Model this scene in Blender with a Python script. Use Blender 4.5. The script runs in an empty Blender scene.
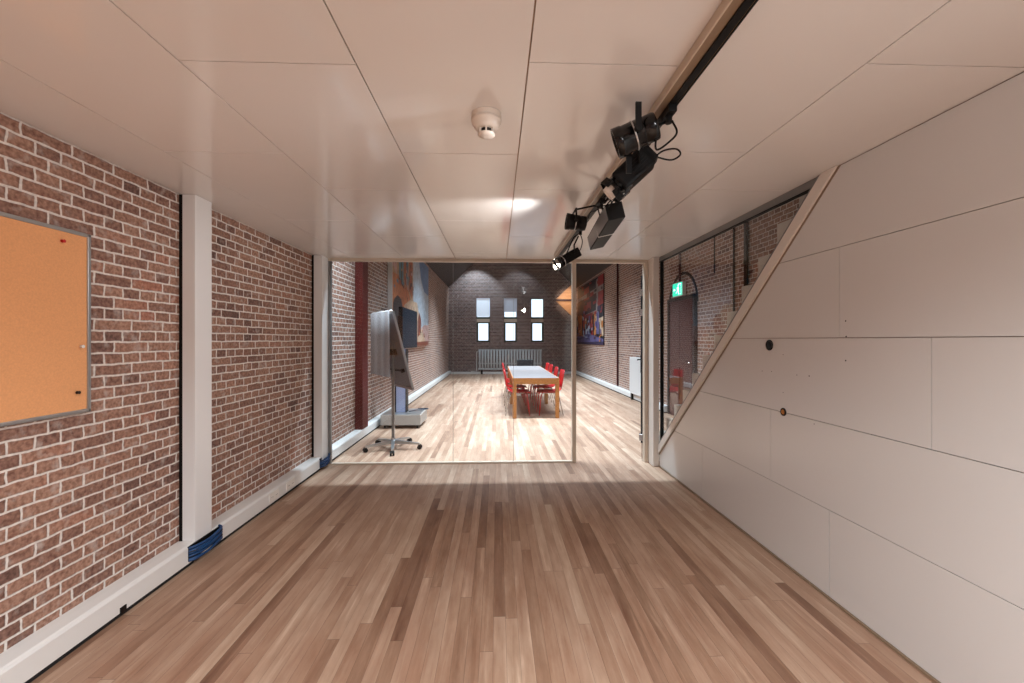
import bpy, bmesh, math, random
from mathutils import Vector, Matrix
random.seed(7)
C = bpy.context.scene.collection
PI = math.pi
def V3(*a): return Vector(a)
F = 417.0; VX, VY = 497.0, 340.0; TH = math.atan(15.0/F); CS, SN = math.cos(TH), math.sin(TH)
H = 1.45
def Y(x, D): return (D - x*SN)/CS            # distance along the hall from camera depth
# ------------------------------------------------------------------ materials
def lin(c):
    return tuple(((v/255)/12.92 if v/255 <= .04045 else ((v/255+.055)/1.055)**2.4) for v in c[:3]) + (1,)
def newmat(name):
    m = bpy.data.materials.new(name); m.use_nodes = True
    nt = m.node_tree
    return m, nt, nt.nodes, nt.links, nt.nodes['Principled BSDF']
def mat(name, rgb, rough=.5, metal=0, spec=.5, emit=None, es=0, noise=0, nscale=20, bump=0):
    m, nt, n, l, b = newmat(name)
    b.inputs['Base Color'].default_value = lin(rgb)
    b.inputs['Roughness'].default_value = rough
    b.inputs['Metallic'].default_value = metal
    b.inputs['Specular IOR Level'].default_value = spec
    if emit:
        b.inputs['Emission Color'].default_value = lin(emit); b.inputs['Emission Strength'].default_value = es
    if noise or bump:
        tc = n.new('ShaderNodeTexCoord'); nz = n.new('ShaderNodeTexNoise')
        nz.inputs['Scale'].default_value = nscale; nz.inputs['Detail'].default_value = 5
        l.new(tc.outputs['Object'], nz.inputs['Vector'])
        if noise:
            mx = n.new('ShaderNodeMix'); mx.data_type = 'RGBA'
            mx.inputs[6].default_value = lin([max(0, v*(1-noise)) for v in rgb]); mx.inputs[7].default_value = lin([min(255, v*(1+noise)) for v in rgb])
            l.new(nz.outputs['Fac'], mx.inputs[0]); l.new(mx.outputs[2], b.inputs['Base Color'])
        if bump:
            bp = n.new('ShaderNodeBump'); bp.inputs['Strength'].default_value = bump; bp.inputs['Distance'].default_value = .002
            l.new(nz.outputs['Fac'], bp.inputs['Height']); l.new(bp.outputs[0], b.inputs['Normal'])
    return m
def math_node(n, l, op, a, b=None, c=None):
    m = n.new('ShaderNodeMath'); m.operation = op
    for i, v in enumerate((a, b, c)):
        if v is None: continue
        if isinstance(v, (int, float)): m.inputs[i].default_value = v
        else: l.new(v, m.inputs[i])
    return m.outputs[0]
def ramp(n, l, src, stops):
    r = n.new('ShaderNodeValToRGB'); e = r.color_ramp.elements
    e[0].position, e[0].color = stops[0][0], lin(stops[0][1]); e[1].position, e[1].color = stops[-1][0], lin(stops[-1][1])
    for p, c in stops[1:-1]:
        x = e.new(p); x.color = lin(c)
    l.new(src, r.inputs[0]); return r.outputs[0]
def mixc(n, l, fac, a, b, mode='MIX'):
    m = n.new('ShaderNodeMix'); m.data_type = 'RGBA'; m.blend_type = mode
    for i, v in ((0, fac), (6, a), (7, b)):
        if isinstance(v, (int, float)): m.inputs[i].default_value = v
        elif isinstance(v, tuple): m.inputs[i].default_value = v
        else: l.new(v, m.inputs[i])
    return m.outputs[2]
def brick_mat(name, horiz, stops, mortar, rough=.75, mvar=.15):
    m, nt, n, l, b = newmat(name)
    tc = n.new('ShaderNodeTexCoord'); sp = n.new('ShaderNodeSeparateXYZ'); l.new(tc.outputs['Object'], sp.inputs[0])
    wob = n.new('ShaderNodeTexNoise'); wob.inputs['Scale'].default_value = 14; wob.inputs['Detail'].default_value = 3
    l.new(tc.outputs['Object'], wob.inputs['Vector'])
    ws = n.new('ShaderNodeSeparateColor'); l.new(wob.outputs['Color'], ws.inputs[0])
    h = math_node(n, l, 'ADD', sp.outputs[horiz], math_node(n, l, 'MULTIPLY_ADD', ws.outputs[0], .022, -.011))
    z = math_node(n, l, 'ADD', sp.outputs[2], math_node(n, l, 'MULTIPLY_ADD', ws.outputs[1], .014, -.007))
    sh = math_node(n, l, 'MULTIPLY', math_node(n, l, 'MODULO', math_node(n, l, 'FLOOR', math_node(n, l, 'DIVIDE', z, .12)), 2.0), .11)
    h = math_node(n, l, 'ADD', math_node(n, l, 'ADD', h, sh), 20.0)
    cb = n.new('ShaderNodeCombineXYZ'); l.new(h, cb.inputs[0]); l.new(z, cb.inputs[1])
    br = n.new('ShaderNodeTexBrick'); l.new(cb.outputs[0], br.inputs['Vector'])
    br.offset = .5; br.offset_frequency = 2; br.squash = .5; br.squash_frequency = 2
    for k, v in (('Scale', 1), ('Mortar Size', .0068), ('Mortar Smooth', .5), ('Bias', 0), ('Brick Width', .22), ('Row Height', .06)):
        br.inputs[k].default_value = v
    br.inputs['Color1'].default_value = (0, 0, 0, 1); br.inputs['Color2'].default_value = (1, 1, 1, 1); br.inputs['Mortar'].default_value = (.5, .5, .5, 1)
    nz = n.new('ShaderNodeTexNoise'); nz.inputs['Scale'].default_value = 1.3; nz.inputs['Detail'].default_value = 4; l.new(tc.outputs['Object'], nz.inputs['Vector'])
    sc = n.new('ShaderNodeSeparateColor'); l.new(br.outputs['Color'], sc.inputs[0])
    v = math_node(n, l, 'ADD', math_node(n, l, 'MULTIPLY_ADD', sc.outputs[0], .6, .1), math_node(n, l, 'MULTIPLY_ADD', nz.outputs['Fac'], .9, -.36))
    col = ramp(n, l, v, stops)
    fz = n.new('ShaderNodeTexNoise'); fz.inputs['Scale'].default_value = 55; fz.inputs['Detail'].default_value = 6; l.new(tc.outputs['Object'], fz.inputs['Vector'])
    col = mixc(n, l, .8, col, ramp(n, l, fz.outputs['Fac'], [(.3, (70, 62, 60)), (.72, (225, 218, 212))]), 'SOFT_LIGHT')
    ez = n.new('ShaderNodeTexNoise'); ez.inputs['Scale'].default_value = 16; ez.inputs['Detail'].default_value = 6; l.new(tc.outputs['Object'], ez.inputs['Vector'])
    ef = n.new('ShaderNodeMapRange'); ef.inputs[1].default_value = .56; ef.inputs[2].default_value = .74; ef.inputs[4].default_value = .5; l.new(ez.outputs['Fac'], ef.inputs[0])
    col = mixc(n, l, ef.outputs[0], col, lin([c*.86 for c in mortar]))
    mc = ramp(n, l, fz.outputs['Fac'], [(.2, [c*(1-mvar) for c in mortar]), (.75, mortar)])
    l.new(mixc(n, l, br.outputs['Fac'], col, mc), b.inputs['Base Color'])
    b.inputs['Roughness'].default_value = rough; b.inputs['Specular IOR Level'].default_value = .35
    hh = math_node(n, l, 'SUBTRACT', math_node(n, l, 'MULTIPLY', fz.outputs['Fac'], .25), br.outputs['Fac'])
    bp = n.new('ShaderNodeBump'); bp.inputs['Strength'].default_value = .7; bp.inputs['Distance'].default_value = .006
    l.new(hh, bp.inputs['Height']); l.new(bp.outputs[0], b.inputs['Normal'])
    return m
RED = [(.02, (116, 86, 76)), (.25, (146, 109, 94)), (.5, (164, 124, 105)), (.72, (174, 135, 115)), (.95, (176, 118, 96))]
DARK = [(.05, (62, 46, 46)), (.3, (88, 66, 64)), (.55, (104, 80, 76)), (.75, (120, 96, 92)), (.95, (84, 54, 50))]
M = {}
RED = [(p, (c[0]-9, c[1]-4, c[2]-1)) for p, c in RED]
M['brick_y'] = brick_mat('brick_red_side', 1, RED, (232, 222, 213))
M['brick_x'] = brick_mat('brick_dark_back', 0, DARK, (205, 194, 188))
M['brick_xr'] = brick_mat('brick_red_cross', 0, RED, (214, 198, 184))
def floor_mat():
    m, nt, n, l, b = newmat('wood_strip_floor')
    tc = n.new('ShaderNodeTexCoord'); sp = n.new('ShaderNodeSeparateXYZ'); l.new(tc.outputs['Object'], sp.inputs[0])
    W = .062
    xi = math_node(n, l, 'DIVIDE', math_node(n, l, 'ADD', sp.outputs[0], 10.0), W)
    row = math_node(n, l, 'FLOOR', xi)
    wn = n.new('ShaderNodeTexWhiteNoise'); wn.noise_dimensions = '1D'; l.new(row, wn.inputs['W'])
    yy = math_node(n, l, 'ADD', math_node(n, l, 'ADD', sp.outputs[1], 30.0), math_node(n, l, 'MULTIPLY', wn.outputs['Value'], 7.3))
    L = 1.55
    yi = math_node(n, l, 'DIVIDE', yy, L); seg = math_node(n, l, 'FLOOR', yi)
    cb = n.new('ShaderNodeCombineXYZ'); l.new(row, cb.inputs[0]); l.new(seg, cb.inputs[1])
    w2 = n.new('ShaderNodeTexWhiteNoise'); w2.noise_dimensions = '2D'; l.new(cb.outputs[0], w2.inputs['Vector'])
    base = ramp(n, l, w2.outputs['Value'], [(0, (178, 150, 131)), (.06, (190, 165, 146)), (.3, (202, 179, 161)), (.55, (206, 184, 167)), (.78, (209, 189, 173)), (1, (216, 199, 184))])
    mp = n.new('ShaderNodeCombineXYZ')
    l.new(math_node(n, l, 'MULTIPLY', sp.outputs[0], 34), mp.inputs[0]); l.new(math_node(n, l, 'MULTIPLY', sp.outputs[1], 1.7), mp.inputs[1])
    l.new(math_node(n, l, 'MULTIPLY', w2.outputs['Value'], 60), mp.inputs[2])
    g = n.new('ShaderNodeTexNoise'); g.inputs['Scale'].default_value = 1; g.inputs['Detail'].default_value = 6; g.inputs['Roughness'].default_value = .6; g.inputs['Distortion'].default_value = .5
    l.new(mp.outputs[0], g.inputs['Vector'])
    col = mixc(n, l, .75, base, ramp(n, l, g.outputs['Fac'], [(.28, (62, 48, 42)), (.42, (120, 114, 110)), (.58, (146, 142, 138)), (.72, (200, 196, 192))]), 'SOFT_LIGHT')
    mp3 = n.new('ShaderNodeCombineXYZ'); l.new(math_node(n, l, 'MULTIPLY', sp.outputs[0], 11), mp3.inputs[0]); l.new(math_node(n, l, 'MULTIPLY', sp.outputs[1], 2.4), mp3.inputs[1]); l.new(math_node(n, l, 'MULTIPLY', w2.outputs['Value'], 9), mp3.inputs[2])
    g2 = n.new('ShaderNodeTexNoise'); g2.inputs['Scale'].default_value = 1; g2.inputs['Detail'].default_value = 7; g2.inputs['Roughness'].default_value = .65; l.new(mp3.outputs[0], g2.inputs['Vector'])
    col = mixc(n, l, .7, col, ramp(n, l, g2.outputs['Fac'], [(.3, (74, 60, 54)), (.46, (130, 126, 122)), (.7, (176, 174, 170))]), 'SOFT_LIGHT')
    st = n.new('ShaderNodeTexNoise'); st.inputs['Scale'].default_value = .8; st.inputs['Detail'].default_value = 5; l.new(tc.outputs['Object'], st.inputs['Vector'])
    col = mixc(n, l, .55, col, ramp(n, l, st.outputs['Fac'], [(.3, (96, 80, 76)), (.52, (132, 126, 122)), (.72, (160, 152, 144))]), 'SOFT_LIGHT')
    # rusty brown stains of the worn boards
    s2 = n.new('ShaderNodeTexNoise'); s2.inputs['Scale'].default_value = 1.0; s2.inputs['Detail'].default_value = 7
    mp2 = n.new('ShaderNodeMapping'); mp2.inputs['Scale'].default_value = (6, .9, 1); l.new(tc.outputs['Object'], mp2.inputs[0]); l.new(mp2.outputs[0], s2.inputs['Vector'])
    sf = n.new('ShaderNodeMapRange'); sf.inputs[1].default_value = .56; sf.inputs[2].default_value = .76; sf.inputs[3].default_value = 0; sf.inputs[4].default_value = .55
    l.new(s2.outputs['Fac'], sf.inputs[0])
    col = mixc(n, l, sf.outputs[0], col, lin((158, 118, 96)))
    # gaps between boards
    fx = math_node(n, l, 'FRACT', xi); fy = math_node(n, l, 'FRACT', yi)
    gx = math_node(n, l, 'LESS_THAN', math_node(n, l, 'MINIMUM', fx, math_node(n, l, 'SUBTRACT', 1, fx)), .012)
    gy = math_node(n, l, 'LESS_THAN', math_node(n, l, 'MINIMUM', fy, math_node(n, l, 'SUBTRACT', 1, fy)), .0008)
    gap = math_node(n, l, 'MULTIPLY', math_node(n, l, 'MAXIMUM', gx, gy), .6)
    col = mixc(n, l, gap, col, lin((70, 48, 38)))
    l.new(col, b.inputs['Base Color'])
    rr = n.new('ShaderNodeMapRange'); rr.inputs[3].default_value = .38; rr.inputs[4].default_value = .62; l.new(g.outputs['Fac'], rr.inputs[0])
    l.new(rr.outputs[0], b.inputs['Roughness']); b.inputs['Specular IOR Level'].default_value = .4
    bp = n.new('ShaderNodeBump'); bp.inputs['Strength'].default_value = .25; bp.inputs['Distance'].default_value = .002
    l.new(math_node(n, l, 'SUBTRACT', g.outputs['Fac'], gap), bp.inputs['Height']); l.new(bp.outputs[0], b.inputs['Normal'])
    return m
M['floor'] = floor_mat()
def gloss_panel(name, rgb, rough, wav):
    m, nt, n, l, b = newmat(name)
    b.inputs['Base Color'].default_value = lin(rgb); b.inputs['Roughness'].default_value = rough
    b.inputs['Specular IOR Level'].default_value = .6
    tc = n.new('ShaderNodeTexCoord'); nz = n.new('ShaderNodeTexNoise'); nz.inputs['Scale'].default_value = 3.0; nz.inputs['Detail'].default_value = 2
    l.new(tc.outputs['Object'], nz.inputs['Vector'])
    bp = n.new('ShaderNodeBump'); bp.inputs['Strength'].default_value = wav; bp.inputs['Distance'].default_value = .02
    l.new(nz.outputs['Fac'], bp.inputs['Height']); l.new(bp.outputs[0], b.inputs['Normal'])
    return m
M['ceil'] = gloss_panel('gloss_ceiling_laminate', (226, 223, 220), .12, .10)
M['panel'] = gloss_panel('satin_wall_laminate', (208, 204, 200), .2, .06)
M['ceil_gap'] = mat('ceiling_joint', (176, 150, 130), .8)
M['gap'] = mat('panel_joint', (150, 132, 120), .9)
M['cream'] = mat('cream_paint', (216, 206, 196), .4)
M['white'] = mat('white_paint', (226, 224, 222), .35)
M['duct'] = mat('white_trunking', (222, 219, 215), .35)
M['tan'] = mat('beige_frame_paint', (196, 180, 162), .4)
M['gapshade_trim'] = mat('black_gapshade_and_trim', (22, 22, 24), .7)  # shade of the trunking gap as colour; also dark door trim
M['black'] = mat('black_paint', (11, 11, 12), .5, spec=.25)
M['blackgloss'] = mat('black_gloss_paint', (7, 7, 8), .16, spec=.4)
M['greymetal'] = mat('grey_metal', (132, 130, 128), .35, .6)
M['alu'] = mat('brushed_aluminium', (176, 176, 176), .32, .85)
M['chrome'] = mat('chrome', (200, 200, 200), .15, 1)
M['cork'] = mat('cork', (224, 160, 108), .85, noise=.07, nscale=120, bump=.2)
M['redpaint'] = mat('oxblood_paint', (84, 14, 6), .5, noise=.1, nscale=6)
M['maroon'] = mat('maroon_paint', (62, 18, 20), .45)
M['redplastic'] = mat('red_plastic', (188, 6, 16), .35)
M['darkplastic'] = mat('black_plastic', (15, 17, 20), .5, spec=.25)
def wood_mat(name, a, b_, scale=(40, 3, 40), rough=.5):
    m, nt, n, l, b = newmat(name)
    tc = n.new('ShaderNodeTexCoord'); mp = n.new('ShaderNodeMapping'); mp.inputs['Scale'].default_value = scale
    nz = n.new('ShaderNodeTexNoise'); nz.inputs['Scale'].default_value = 1; nz.inputs['Detail'].default_value = 5; nz.inputs['Distortion'].default_value = .6
    l.new(tc.outputs['Object'], mp.inputs[0]); l.new(mp.outputs[0], nz.inputs['Vector'])
    l.new(ramp(n, l, nz.outputs['Fac'], [(.3, a), (.7, b_)]), b.inputs['Base Color']); b.inputs['Roughness'].default_value = rough
    return m
M['oak'] = wood_mat('oak', (158, 96, 40), (188, 124, 58))
M['ply'] = wood_mat('lit_plywood', (200, 142, 96), (222, 168, 120), (3, 3, 20))
M['roofwood'] = wood_mat('dark_roof_boards', (36, 25, 21), (54, 38, 30), (3, 8, 3), .7)
M['tabletop'] = mat('worn_grey_laminate', (112, 102, 100), .45, noise=.08, nscale=5)
M['rad'] = mat('grey_radiator', (204, 210, 214), .35)
M['green'] = mat('dark_green_paint', (38, 58, 44), .5)
M['bluecable'] = mat('blue_cable', (18, 62, 108), .45)
M['navycable'] = mat('navy_cable', (22, 34, 54), .45)
M['brown'] = mat('brown_trunking', (134, 112, 90), .4)
M['stairs'] = mat('grey_white_stair', (196, 192, 184), .55)
M['boardgrey'] = mat('board_back_grey', (104, 104, 108), .45)
M['screen'] = mat('dark_screen', (8, 30, 46), .45, spec=.1)
M['base_grey'] = mat('warm_grey_metal', (158, 150, 142), .4)
M['lavender'] = mat('pale_column_face', (150, 156, 184), .25)
M['socket'] = mat('socket_white', (232, 226, 218), .3)
M['hole'] = mat('hole_dark', (30, 22, 18), .9)
M['holeorange'] = mat('hole_wood_edge', (170, 110, 50), .9)
M['blind'] = mat('glowing_blind_fabric', (214, 218, 224), .8, emit=(196, 214, 235), es=.55)  # slight emission makes the blind glow as if backlit
M['blindgrey'] = mat('glowing_grey_blind_fabric', (160, 164, 172), .8, emit=(160, 170, 190), es=.35)  # weaker glow put into the fabric, as if backlit
M['detector'] = mat('detector_plastic', (222, 212, 200), .35)
M['lamp_on'] = mat('lit_lamp', (255, 250, 240), .3, emit=(255, 244, 226), es=22)
M['lamp_soft'] = mat('softly_lit_lens', (245, 240, 235), .2, emit=(255, 246, 235), es=1.2)
M['whitecap'] = mat('white_hood', (225, 220, 214), .4)
M['exitgreen'] = mat('exit_green', (30, 190, 150), .4, emit=(40, 215, 175), es=1.3)
M['exitwhite'] = mat('exit_white', (240, 255, 250), .4, emit=(235, 255, 250), es=1.6)
def glass_mat(name, tint=(1, 1, 1), ior=1.40, rough=0.0):
    m = bpy.data.materials.new(name); m.use_nodes = True; nt = m.node_tree; n, l = nt.nodes, nt.links
    n.clear(); out = n.new('ShaderNodeOutputMaterial'); tr = n.new('ShaderNodeBsdfTransparent'); gl = n.new('ShaderNodeBsdfGlossy')
    tr.inputs[0].default_value = (*tint, 1); gl.inputs['Roughness'].default_value = rough
    ge = n.new('ShaderNodeNewGeometry'); fr = n.new('ShaderNodeFresnel')
    l.new(math_node(n, l, 'MULTIPLY_ADD', ge.outputs['Backfacing'], 1/ior-ior, ior), fr.inputs['IOR'])
    mx = n.new('ShaderNodeMixShader'); l.new(fr.outputs[0], mx.inputs[0]); l.new(tr.outputs[0], mx.inputs[1]); l.new(gl.outputs[0], mx.inputs[2])
    l.new(mx.outputs[0], out.inputs[0]); return m
M['glass'] = glass_mat('clear_glass')
def paper_mat():
    m = bpy.data.materials.new('thin_paper'); m.use_nodes = True; nt = m.node_tree; n, l = nt.nodes, nt.links
    n.clear(); out = n.new('ShaderNodeOutputMaterial'); tr = n.new('ShaderNodeBsdfTransparent'); df = n.new('ShaderNodeBsdfDiffuse')
    tc = n.new('ShaderNodeTexCoord'); wv = n.new('ShaderNodeTexWave'); wv.inputs['Scale'].default_value = 2.2; l.new(tc.outputs['Object'], wv.inputs['Vector'])
    l.new(ramp(n, l, wv.outputs['Fac'], [(0, (146, 140, 139)), (1, (170, 166, 167))]), df.inputs[0])
    mx = n.new('ShaderNodeMixShader'); mx.inputs[0].default_value = .62; l.new(tr.outputs[0], mx.inputs[1]); l.new(df.outputs[0], mx.inputs[2])
    l.new(mx.outputs[0], out.inputs[0]); return m
M['paper'] = paper_mat()
# ------------------------------------------------------------------ mesh builder
class MB:
    def __init__(s): s.v = []; s.f = []; s.m = []; s.mats = []; s.sm = []
    def mi(s, m):
        if m not in s.mats: s.mats.append(m)
        return s.mats.index(m)
    def add(s, vs, fs, m, smooth=False):
        o = len(s.v); s.v += [tuple(v) for v in vs]
        i = s.mi(m)
        for f in fs: s.f.append([k+o for k in f]); s.m.append(i); s.sm.append(smooth)
        return s
    def box(s, x0, x1, y0, y1, z0, z1, m, R=None, bev=0):
        if bev > 0:
            bm = bmesh.new(); bmesh.ops.create_cube(bm, size=1)
            for v in bm.verts: v.co = Vector(((x0+x1)/2+v.co.x*(x1-x0), (y0+y1)/2+v.co.y*(y1-y0), (z0+z1)/2+v.co.z*(z1-z0)))
            bmesh.ops.bevel(bm, geom=bm.edges[:], offset=bev, segments=2, affect='EDGES', profile=.6)
            bm.verts.index_update(); vs = [v.co.copy() for v in bm.verts]; fs = [[v.index for v in f.verts] for f in bm.faces]; bm.free()
        else:
            vs = [Vector((x, y, z)) for x in (x0, x1) for y in (y0, y1) for z in (z0, z1)]
            fs = [(0, 1, 3, 2), (4, 6, 7, 5), (0, 4, 5, 1), (2, 3, 7, 6), (0, 2, 6, 4), (1, 5, 7, 3)]
        if R: vs = [R @ v for v in vs]
        return s.add(vs, fs, m)
    def prism(s, pts, d, m, cap=True):      # pts: 3D loop, d: extrusion vector
        k = len(pts); d = Vector(d); pts = [Vector(p) for p in pts]
        vs = pts + [p+d for p in pts]
        fs = [tuple((i, (i+1) % k, (i+1) % k+k, i+k)) for i in range(k)]
        if cap: fs += [tuple(range(k))[::-1], tuple(range(k, 2*k))]
        return s.add(vs, fs, m)
    def lathe(s, a, b, prof, m, n=24, caps=True):   # prof: [(t along a->b in metres, radius)]
        a, b = Vector(a), Vector(b); d = (b-a).normalized()
        u = d.orthogonal().normalized(); w = d.cross(u); vs = []; fs = []
        for t, r in prof:
            for k in range(n):
                q = 2*PI*k/n; vs.append(a + d*t + (u*math.cos(q)+w*math.sin(q))*r)
        for i in range(len(prof)-1):
            for k in range(n): fs.append((i*n+k, i*n+(k+1) % n, (i+1)*n+(k+1) % n, (i+1)*n+k))
        s.add(vs, fs, m, True)
        if caps: s.add(vs[:n], [tuple(range(n))[::-1]], m); s.add(vs[-n:], [tuple(range(n))], m)
        return s
    def cyl(s, a, b, r, m, n=20, r2=None):
        L = (Vector(b)-Vector(a)).length
        return s.lathe(a, b, [(0, r), (L, r if r2 is None else r2)], m, n)
    def tube(s, pts, r, m, n=8, sub=6):
        pts = [Vector(p) for p in pts]
        if sub > 1 and len(pts) > 2:
            q = []; P = [2*pts[0]-pts[1]] + pts + [2*pts[-1]-pts[-2]]
            for i in range(1, len(P)-2):
                for k in range(sub):
                    t = k/sub; a, b, c, d = P[i-1], P[i], P[i+1], P[i+2]
                    q.append(.5*((2*b)+(c-a)*t+(2*a-5*b+4*c-d)*t*t+(3*b-a-3*c+d)*t**3))
            pts = q + [pts[-1]]
        vs = []; fs = []; u = None
        for i, p in enumerate(pts):
            d = (pts[min(i+1, len(pts)-1)]-pts[max(i-1, 0)]).normalized()
            u = d.orthogonal().normalized() if u is None else (u-d*u.dot(d)).normalized(); w = d.cross(u)
            for k in range(n): vs.append(p+(u*math.cos(2*PI*k/n)+w*math.sin(2*PI*k/n))*r)
        for i in range(len(pts)-1):
            for k in range(n): fs.append((i*n+k, i*n+(k+1) % n, (i+1)*n+(k+1) % n, (i+1)*n+k))
        fs += [tuple(range(n))[::-1], tuple(range(len(vs)-n, len(vs)))]
        return s.add(vs, fs, m, True)
    def build(s, name, parent=None, bevel=0):
        me = bpy.data.meshes.new(name); me.from_pydata(s.v, [], s.f)
        for m in s.mats: me.materials.append(M[m])
        for p, i, sm in zip(me.polygons, s.m, s.sm): p.material_index = i; p.use_smooth = sm
        me.validate(); bm = bmesh.new(); bm.from_mesh(me); bmesh.ops.recalc_face_normals(bm, faces=bm.faces); bm.to_mesh(me); bm.free()
        o = bpy.data.objects.new(name, me); C.objects.link(o)
        if parent:
            o.parent = parent; o.matrix_parent_inverse = Matrix.Translation(-parent.location) if parent.type == 'EMPTY' and parent.rotation_euler.z == 0 else Matrix()
        if bevel:
            bv = o.modifiers.new('bevel', 'BEVEL'); bv.width = bevel; bv.segments = 2; bv.limit_method = 'ANGLE'
        return o
def tag(o, label, cat=None, group=None):
    o['label'] = label
    if cat: o['category'] = cat
    if group: o['group'] = group
    return o
def struct(o, label=None, cat=None):
    o['kind'] = 'structure'
    if label: o['label'] = label
    if cat: o['category'] = cat
    return o
def empty(name, loc=(0, 0, 0)):
    o = bpy.data.objects.new(name, None); o.location = loc; o.empty_display_size = .1; C.objects.link(o); return o
def copy_tree(o, parent=None):
    c = o.copy(); C.objects.link(c)
    if parent: c.parent = parent
    for ch in list(o.children): copy_tree(ch, c)
    return c
# ------------------------------------------------------------------ shell
XL, XR, XH = -2.07, 1.86, 3.42
ZC = 2.40; YP = 4.92; YB = 17.9; Y0 = -1.8; EAVE = 3.7; XM = (XL+XH)/2; RIDGE = 6.3
struct(MB().box(XL-.3, XH+.3, Y0-.2, YB+.4, -.15, 0, 'floor').build('floor'), 'worn wooden strip floor running the length of the hall', 'floor')
struct(MB().box(XL-.3, XL, Y0-.2, YB+.3, 0, EAVE, 'brick_y').build('wall_left'), 'long red brick wall on the left', 'wall')
struct(MB().box(XH, XH+.3, Y0-.2, YB+.3, 0, EAVE, 'brick_y').build('wall_far_right'), 'red brick wall on the right of the hall, behind the stairs', 'wall')
# back wall with three window openings (gable)
wins = [(-.884, -.30), (.29, .867), (1.455, 2.02)]; WZ0, WZ1 = 1.36, 3.25
b = MB(); xs = [XL]+[v for w in wins for v in w]+[XH]
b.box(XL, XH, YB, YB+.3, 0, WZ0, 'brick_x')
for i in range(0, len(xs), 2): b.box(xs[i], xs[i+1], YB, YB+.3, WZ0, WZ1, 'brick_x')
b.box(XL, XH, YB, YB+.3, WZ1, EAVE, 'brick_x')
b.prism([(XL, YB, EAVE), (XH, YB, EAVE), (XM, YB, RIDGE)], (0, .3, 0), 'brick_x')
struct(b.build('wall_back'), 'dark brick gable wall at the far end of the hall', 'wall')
b = MB().box(XL, XH, Y0-.2, Y0, 0, EAVE, 'brick_x'); b.prism([(XL, Y0-.2, EAVE), (XH, Y0-.2, EAVE), (XM, Y0-.2, RIDGE)], (0, .2, 0), 'brick_x')
struct(b.build('wall_rear'), 'dark brick wall behind the camera', 'wall')
b = MB()
for xa in (XL-.3, XH+.3):
    za = EAVE-.3*(RIDGE-EAVE)/(XM-XL)
    b.prism([(xa, Y0-.3, za), (XM, Y0-.3, RIDGE), (XM, Y0-.3, RIDGE+.12), (xa, Y0-.3, za+.12)], (0, YB-Y0+.7, 0), 'roofwood')
for k in range(7):
    yy = 6.4+k*1.9
    b.box(XL, XH, yy, yy+.16, 4.85, 5.05, 'roofwood')
struct(b.build('ceiling_hall'), 'dark boarded pitched roof over the hall', 'ceiling')
# ceiling of the near room: glossy laminate panels in strips
se = [XL+.005, -1.68, -1.083, -.485, .108, .68, 1.268, XR+.005]
b = MB(); g = .0026
for i in range(7):
    off = [2.16, 2.16, 1.458, 2.135, 1.425, 2.075, 1.39][i]
    cuts = [Y0]+[off+1.2*k for k in range(-3, 4) if Y0+.1 < off+1.2*k < YP-.02]+[YP+.04]
    if i == 0: cuts = [Y0, YP+.04]
    for a, c in zip(cuts, cuts[1:]):
        b.box(se[i]+g, se[i+1]-g, a+g, c-g, ZC, ZC+.012, 'ceil', bev=.0012)
b.box(XL+.003, XR+.06, Y0, YP+.04, ZC+.012, ZC+.22, 'ceil_gap')
struct(b.build('ceiling'), 'glossy cream panelled ceiling of the near room', 'ceiling')
# ------------------------------------------------------------------ right clad wall under the stairs
DY, DZ, SL = 4.733, .256, .897          # diagonal: z = DZ + SL*(DY - y)
def diag(y, off=0): return DZ+SL*(DY-y)-off
def clip(poly, off):
    out = []
    ins = lambda p: p[1] <= diag(p[0], off)
    for i, p in enumerate(poly):
        q = poly[(i+1) % len(poly)]
        if ins(p): out.append(p)
        if ins(p) != ins(q):
            fp = p[1]-diag(p[0], off); fq = q[1]-diag(q[0], off); t = fp/(fp-fq)
            out.append((p[0]+t*(q[0]-p[0]), p[1]+t*(q[1]-p[1])))
    return out
rows = [(.012, .497, [4.71, 3.71, 2.27, .83, -.6]), (.497, .98, [4.71, 2.77, 1.35, -.1]), (.98, 1.462, [4.71, 1.72, .3]), (1.462, 1.955, [4.71, 2.2, .75]), (1.955, 2.398, [4.71, 1.1])]
b = MB(); g = .0017
for z0, z1, ys in rows:
    ys = ys+[Y0]
    for ya, yb in zip(ys, ys[1:]):
        p = clip([(yb+g, z0+g), (ya-g, z0+g), (ya-g, z1-g), (yb+g, z1-g)], .135)
        if len(p) > 2: b.prism([(XR, y, z) for y, z in p], (.016, 0, 0), 'panel')
p = clip([(Y0, 0), (4.71, 0), (4.71, ZC), (Y0, ZC)], .10)
b.prism([(XR+.0165, y, z) for y, z in p], (.03, 0, 0), 'gap')
# screw holes
for px, py in ((845.5, 321), (846, 336.6), (845.5, 360.6), (809, 376), (783, 354.6), (783, 392.5), (771.4, 371.5), (796.7, 375), (762, 371), (814, 424)):
    U = px-VX; D = F*XR/U; yy = Y(XR, D); zz = H+(VY-py)*D/F; r = .0042 if px > 840 or px == 809 else .003
    b.cyl((XR+.001, yy, zz), (XR-.0008, yy, zz), r, 'hole', 10)
wr = struct(b.build('wall_right'), 'cream panelled wall enclosing the underside of the stairs', 'wall')
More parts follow.
